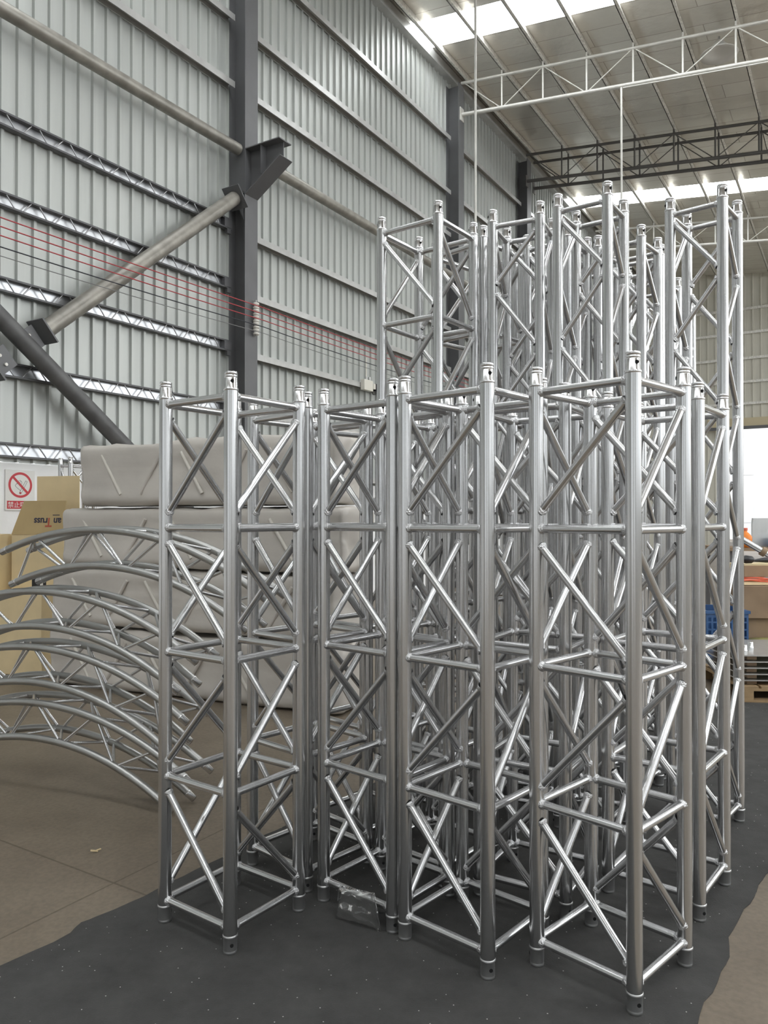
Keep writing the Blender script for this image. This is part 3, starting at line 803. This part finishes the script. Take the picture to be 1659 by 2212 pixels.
def cartons():
    yw = -TH + .25
    # lower box
    def carton(name, label, x, y, z, dx, dy, dz, yaw, m='card', open_top=False):
        o = thing(name, label, 'box', (x, y, z), yaw)
        if open_top:
            w = .006
            obj('carton_body', MB().bx(0, dx, 0, w, 0, dz).bx(0, dx, dy - w, dy, 0, dz).bx(0, w, w, dy - w, 0, dz).bx(dx - w, dx, w, dy - w, 0, dz).bx(w, dx - w, w, dy - w, 0, w), m, o)
        else:
            bevel(obj('carton_body', MB().bx(0, dx, 0, dy, 0, dz), m, o), .006)
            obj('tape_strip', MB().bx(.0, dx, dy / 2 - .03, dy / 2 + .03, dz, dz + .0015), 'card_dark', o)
        return o
    carton('cardboard_box', 'large tan cardboard box at the left edge under the open carton', -4.35, 7.75, 0.0, 1.05, .42, .80, -.28)
    carton('cardboard_box', 'tan cardboard box at the left edge beside the open carton', -4.36, 7.80, .81, .5, .30, .57, -.28)
    o = carton('cardboard_box', 'open tan cardboard carton with raised flaps and printed lettering', -3.79, 7.78, .81, .62, .25, .57, -.28, 'card', True)
    # raised front flap (leans back) with lettering, raised rear flap
    a = math.radians(12)
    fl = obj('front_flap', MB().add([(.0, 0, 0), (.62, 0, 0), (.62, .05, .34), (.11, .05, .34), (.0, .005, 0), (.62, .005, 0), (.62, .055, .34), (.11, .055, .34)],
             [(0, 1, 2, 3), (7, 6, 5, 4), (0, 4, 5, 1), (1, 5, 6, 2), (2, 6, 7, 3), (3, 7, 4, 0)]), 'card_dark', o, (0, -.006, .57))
    rf = obj('rear_flap', MB().bx(.10, .62, 0, .006, 0, .60), 'card', o, (0, .242, .57)); 
    # lettering upside down on the front flap
    for body, x, m, sz in (('an', .585, 'ink', .1), ('T', .477, 'ink_red', .128), ('russ', .425, 'ink', .1)):
        me = text_mesh(body, sz, m, .0006, .0022)
        l = link('lettering', me, fl)
        n = math.atan2(.05, .34)
        l.matrix_local = Matrix.Translation((x, -.002 + .165 * math.tan(n), .165)) @ Matrix.Rotation(-n, 4, 'X') @ Matrix.Rotation(pi / 2, 4, 'X') @ Matrix.Rotation(pi, 4, 'Z')
    obj('print_rule', MB().bx(.478, .56, -.0012, .0, -.004, .004), 'ink', fl, (0, .195 * math.tan(math.atan2(.05, .34)) - .0005, .195))
    obj('black_label', MB().bx(.10, .27, -.003, 0, .02, .12), 'black', o, (.15, 0, .02))
    obj('shipping_label', MB().bx(.2, .235, -.005, -.003, .03, .1), 'paper', o, (.15, 0, .02))
cartons()

# ------------------------------------------------------------------ zip bag at the foot of the short truss
def zip_bag():
    # four corners: bottom-left, bottom-right, top-right, top-left (leaning on the bottom brace)
    bl, br = Vector((-.179, 2.955, .008)), Vector((-.006, 2.865, .008))
    tr, tl = Vector((-.03, 2.875, .142)), Vector((-.172, 2.99, .118))
    nrm = (br - bl).cross(tl - bl).normalized()
    if nrm.y > 0: nrm = -nrm
    bm = bmesh.new(); nx, ny = 16, 14
    def g(side):
        rows = []
        for j in range(ny + 1):
            row = []
            for i in range(nx + 1):
                u, v = i / nx, j / ny
                p = (bl * (1 - u) + br * u) * (1 - v) + (tl * (1 - u) + tr * u) * v
                e = min(1, 6 * u) * min(1, 6 * (1 - u)) * min(1, 6 * v) * min(1, 8 * (1 - v))
                off = (.010 * side + (.018 * noise.noise(Vector((u * 4, v * 4, side * .6))) + .010 * abs(noise.noise(Vector((u * 8, v * 8, side * 2))))) ) * e + .004 * noise.noise(Vector((u * 5, v * 5, 9)))
                q = p + nrm * (off + .012)
                q.z = max(.008, q.z)
                row.append(bm.verts.new(q))
            rows.append(row)
        for j in range(ny):
            for i in range(nx):
                bm.faces.new((rows[j][i], rows[j][i + 1], rows[j + 1][i + 1], rows[j + 1][i]))
    g(1); g(-1)
    bmesh.ops.remove_doubles(bm, verts=bm.verts, dist=.0015)
    bmesh.ops.recalc_face_normals(bm, faces=bm.faces)
    me = D.meshes.new('film'); bm.to_mesh(me); bm.free(); me.materials.append(M['bag'])
    for f in me.polygons: f.use_smooth = True
    o = thing('zip_bag', 'clear plastic zip bag lying against the bottom brace of a short truss', 'plastic bag', (-.09, 2.92, .008))
    f = link('film', me, o); f.matrix_parent_inverse = Matrix.Translation((.09, -2.92, -.008))
    a, b = br.lerp(bl, .06) + nrm * .02, tr.lerp(tl, .06) + nrm * .02
    z = obj('zip_strip', MB().tube([a, b], .0022, 8).tube([a.lerp(bl, .03), b.lerp(tl, .03)], .0012, 6), 'bag', o); z.matrix_parent_inverse = Matrix.Translation((.09, -2.92, -.008))
zip_bag()

chip = obj('wood_chip', MB().box((0, 0, .006), (.034, .011, .004), 0, Matrix.Rotation(.2, 3, 'Y')).box((.02, .004, .008), (.02, .008, .003), 0, Matrix.Rotation(.6, 3, 'Z')), 'card', None, (-1.34, 3.545, .002), .3)
tag(chip, 'small pale wood chip lying on the concrete floor', 'wood chip')

# ------------------------------------------------------------------ clutter behind on the right
def pallet(name, label, x, y, yaw, dx=1.2, dy=1.0):
    o = thing(name, label, 'pallet', (x, y, 0), yaw, 'wooden pallets on the right')
    for i in range(7): obj('deck_board', MB().bx(i * dx / 7 + .01, (i + 1) * dx / 7 - .012, 0, dy, .115, .135), 'wood', o)
    for j in (0, dy / 2 - .045, dy - .09):
        obj('stringer', MB().bx(0, dx, j, j + .09, .095, .115), 'wood', o)
        for i in (0, dx / 2 - .06, dx - .12): obj('block', MB().bx(i, i + .12, j, j + .09, .02, .095), 'wood', o)
        obj('bottom_board', MB().bx(0, dx, j, j + .09, .002, .02), 'wood', o)
    return o
pallet('wooden_pallet', 'wooden pallet under the stack of aluminium plates', 2.98, 6.42, -.05)
def plates():
    for k in range(5):
        z = .136 + k * .052
        o = thing('base_plate', 'square aluminium base plate in the stack on the near pallet, %s from the bottom' % ORD[k], 'plate', (3.0, 6.45, z), -.05, 'stacked base plates')
        obj('plate', MB().bx(0, 1.1, 0, .85, .036, .046), 'plate', o)
        obj('spacer', MB().bx(.08, .16, .05, .8, 0, .036).bx(.9, 1.0, .05, .8, 0, .036), 'card_brown', o)
        if k == 4:
            for x, y in ((.12, .2), (.24, .36), (.75, .2)):
                obj('spigot', MB().lathe([(.022, 0), (.026, 0), (.026, .008), (.022, .012), (.022, .05), (.018, .056)], 16, (x, y, .046)), 'machined', o)
plates()
pallet('wooden_pallet', 'wooden pallet behind the plates carrying the crate and cartons', 3.24, 7.60, -.05, 1.5, 1.1)
def crate():
    o = thing('plastic_crate', 'blue plastic crate on the rear pallet beside the cartons', 'crate', (3.27, 7.76, .136), -.05)
    b = MB(); L, Wd, H = .42, .55, .47; t = .012
    b.bx(0, L, 0, t, 0, .06).bx(0, L, 0, t, H - .07, H).bx(0, L, Wd - t, Wd, 0, H).bx(0, t, t, Wd - t, 0, H).bx(L - t, L, t, Wd - t, 0, H).bx(t, L - t, t, Wd - t, 0, t)
    for i in range(9): b.bx(i * (L - .02) / 8, i * (L - .02) / 8 + .02, 0, t, .06, H - .07)
    for j in range(4): b.bx(0, L, .001, t - .001, .12 + j * .075, .135 + j * .075)
    obj('crate_body', b, 'blue', o)
    obj('rim', MB().bx(-.015, L + .015, -.015, .0, H - .03, H).bx(-.015, L + .015, Wd, Wd + .015, H - .03, H).bx(-.015, 0, 0, Wd, H - .03, H).bx(L, L + .015, 0, Wd, H - .03, H), 'blue', o)
crate()
def right_stuff():
    o = thing('cardboard_box', 'brown cardboard box on the rear pallet behind the tape roll', 'box', (3.76, 8.0, .136), -.05)
    bevel(obj('carton_body', MB().bx(0, .8, 0, .6, 0, .36), 'card_brown', o), .006)
    obj('tape_strip', MB().bx(0, .8, .27, .33, .36, .3615), 'card', o)
    o = thing('cardboard_box', 'brown cardboard box stacked under the orange cables', 'box', (3.73, 7.96, .50), -.05)
    bevel(obj('carton_body', MB().bx(0, .85, 0, .62, 0, .34), 'card_brown', o), .006)
    obj('tape_strip', MB().bx(0, .85, .28, .34, .34, .3415), 'card', o)
    o = tag(obj('cardboard_sheet', MB().bx(-.1, .7, 0, .5, 0, .012), 'card', None, (3.83, 7.98, .846), .05), 'flat cardboard sheet on top of the brown cartons', 'cardboard')
    cb = MB()
    for j in range(4):
        pts = [(.42 * u + .02 * math.sin(u * 9 + j), .1 * j + .05 * math.sin(u * 4 + j), .012 + .006 * j + .008 * math.sin(u * 7 + j * 2) + .012) for u in [k / 16 * 1.8 for k in range(17)]]
        cb.tube(pts, .009, 8)
    tag(obj('cable_coil', cb, 'red_cable', None, (3.74, 8.02, .862), 0), 'loose orange cables lying on the cardboard', 'cable')
    o = thing('cardboard_box', 'flat open carton lid on the cables', 'box', (3.86, 8.2, .945), .1)
    obj('carton_body', MB().bx(0, .6, 0, .4, 0, .1), 'card', o); obj('flap', MB().box((.3, -.008, .03), (.6, .006, .12)), 'card_brown', o)
    o = thing('hand_tool', 'black power tool lying on the carton lid', 'tool', (3.84, 8.22, 1.056), .15)
    obj('tool_body', MB().tube([(0, 0, .045), (.05, 0, .045), (.12, 0, .04), (.15, 0, .035)], .045, 14, radii=[.02, .045, .04, .018]), 'black', o)
    obj('grip', MB().tube([(.15, 0, .03), (.3, .02, .035), (.55, .03, .03)], .025, 12, radii=[.012, .03, .03]), 'black', o)
    o = thing('tape_roll', 'olive green roll of tape in front of the brown cardboard box', 'tape', (3.77, 7.64, .136), 0)
    obj('tape_ring', MB().lathe([(.055, 0), (.19, 0), (.19, .17), (.055, .17)], 32, (.14, .12, 0)), 'tape', o)
    obj('loose_wrap', MB().tube([(.1, -.02, .19), (.18, .0, .21), (.26, .04, .18), (.3, .06, .12)], .02, 8, radii=[.02, .03, .028, .01]), 'paper', o)
    # workbench further back
    o = thing('workbench', 'low steel workbench in the background behind the cartons', 'workbench', (4.2, 9.4, 0), -.1)
    obj('bench_top', MB().bx(0, 3.0, 0, 1.0, 1.14, 1.18), 'card_brown', o)
    for x, y in ((.05, .05), (2.9, .05), (.05, .9), (2.9, .9)): obj('leg', MB().bx(x, x + .05, y, y + .05, 0, 1.14), 'column', o)
    o = thing('machine_bracket', 'grey steel bracket plate with a round hole on the workbench', 'machine part', (4.66, 9.66, 1.183), -.1)
    n = 28; pl = MB(); vs = []; fs = []
    hw, hh = .6, .36; cx, cz, rr = .34, .2, .1
    for k in range(n):
        a = 2 * pi * k / n; ca, sa = math.cos(a), math.sin(a)
        sc = min((hw - cx) / ca if ca > 1e-6 else (-cx / ca if ca < -1e-6 else 9), (hh - cz) / sa if sa > 1e-6 else (-cz / sa if sa < -1e-6 else 9))
        for y in (0, .05):
            vs.append((cx + rr * ca, y, cz + rr * sa)); vs.append((cx + sc * ca, y, cz + sc * sa))
    for k in range(n):
        j = (k + 1) % n; b0, b1 = 4 * k, 4 * j
        fs += [(b0, b0 + 1, b1 + 1, b1), (b0 + 2, b1 + 2, b1 + 3, b0 + 3), (b0, b1, b1 + 2, b0 + 2), (b0 + 1, b0 + 3, b1 + 3, b1 + 1)]
    pl.add(vs, fs); obj('plate', pl, 'plate', o)
    obj('foot', MB().bx(0, .6, .05, .2, 0, .03), 'plate', o)
    o = thing('plastic_bottle', 'orange plastic container standing on the workbench', 'container', (4.46, 9.46, 1.183), 0)
    obj('bottle_body', MB().lathe([(.0, 0), (.09, 0), (.09, .13), (.06, .17), (.035, .19), (.035, .21)], 20, (0, .0, 0)), 'orange', o)
    obj('cap', MB().lathe([(.04, .21), (.04, .24), (.0, .24)], 16), 'red_cable', o)
    o = thing('parts_tray', 'blue parts tray on the workbench beside the steel bracket', 'tray', (4.80, 9.40, 1.183), -.1)
    obj('tray_body', MB().bx(0, .4, 0, .012, 0, .1).bx(0, .4, .1, .11, 0, .1).bx(0, .012, .012, .1, 0, .1).bx(.388, .4, .012, .1, 0, .1).bx(.012, .388, .012, .1, 0, .012), 'blue', o)
    obj('tray_content', MB().bx(.02, .38, .02, .09, .012, .13), 'paper', o)
    # aluminium tube leaning across
    a, b = Vector((3.5, 7.6, 1.37)), Vector((4.25, 7.4, .88))
    o = thing('loose_tube', 'loose aluminium tube slanting down across the cartons', 'tube', a)
    obj('tube_body', MB().tube([(0, 0, 0), b - a], .03, 16), 'alu_brace', o)
    t = (b - a) * .32
    obj('clamp', MB().tube([t * .92, t * 1.08], .045, 12), 'card_brown', o)
right_stuff()
def junk():
    rnd = random.Random(3)
    spec = [('metal_offcut', 'short grey metal offcut on the far edge of the workbench, %s from the left', 'plate'), ]
    for k in range(5):
        x = 4.5 + k * .3
        o = obj('metal_offcut', MB().bx(0, .2, 0, .12, 0, .05 + .03 * (k % 2)), ['plate', 'card', 'plate', 'red_cable', 'paper'][k], None, (x, 9.95 - .03 * k, 1.183), -.1)
        tag(o, ['short grey metal block', 'small tan carton', 'flat grey metal offcut', 'small red box', 'small white packet'][k] + ' on the far side of the workbench', ['metal part', 'box', 'metal part', 'box', 'packet'][k])
junk()

# ------------------------------------------------------------------ outside the doorway
structW('trim_5', MB().bx(-20, 40, T_END + .2, T_END + 40, -.12, -.02), 'asphalt', 'pale concrete yard outside the doorway', 'yard')
fac = thingW('white_building', 'white building seen through the open doorway', 'building', -6, T_END + 26, 0)
obj('facade', MB().bx(0, 34, 0, 6, 0, 16), 'facade', fac)
for r_ in range(4):
    for c_ in range(12):
        w_ = obj('window', MB().bx(1 + c_ * 2.7, 2.5 + c_ * 2.7, -.04, .05, 1.2 + r_ * 3.4, 3.0 + r_ * 3.4), 'facade_win', fac)
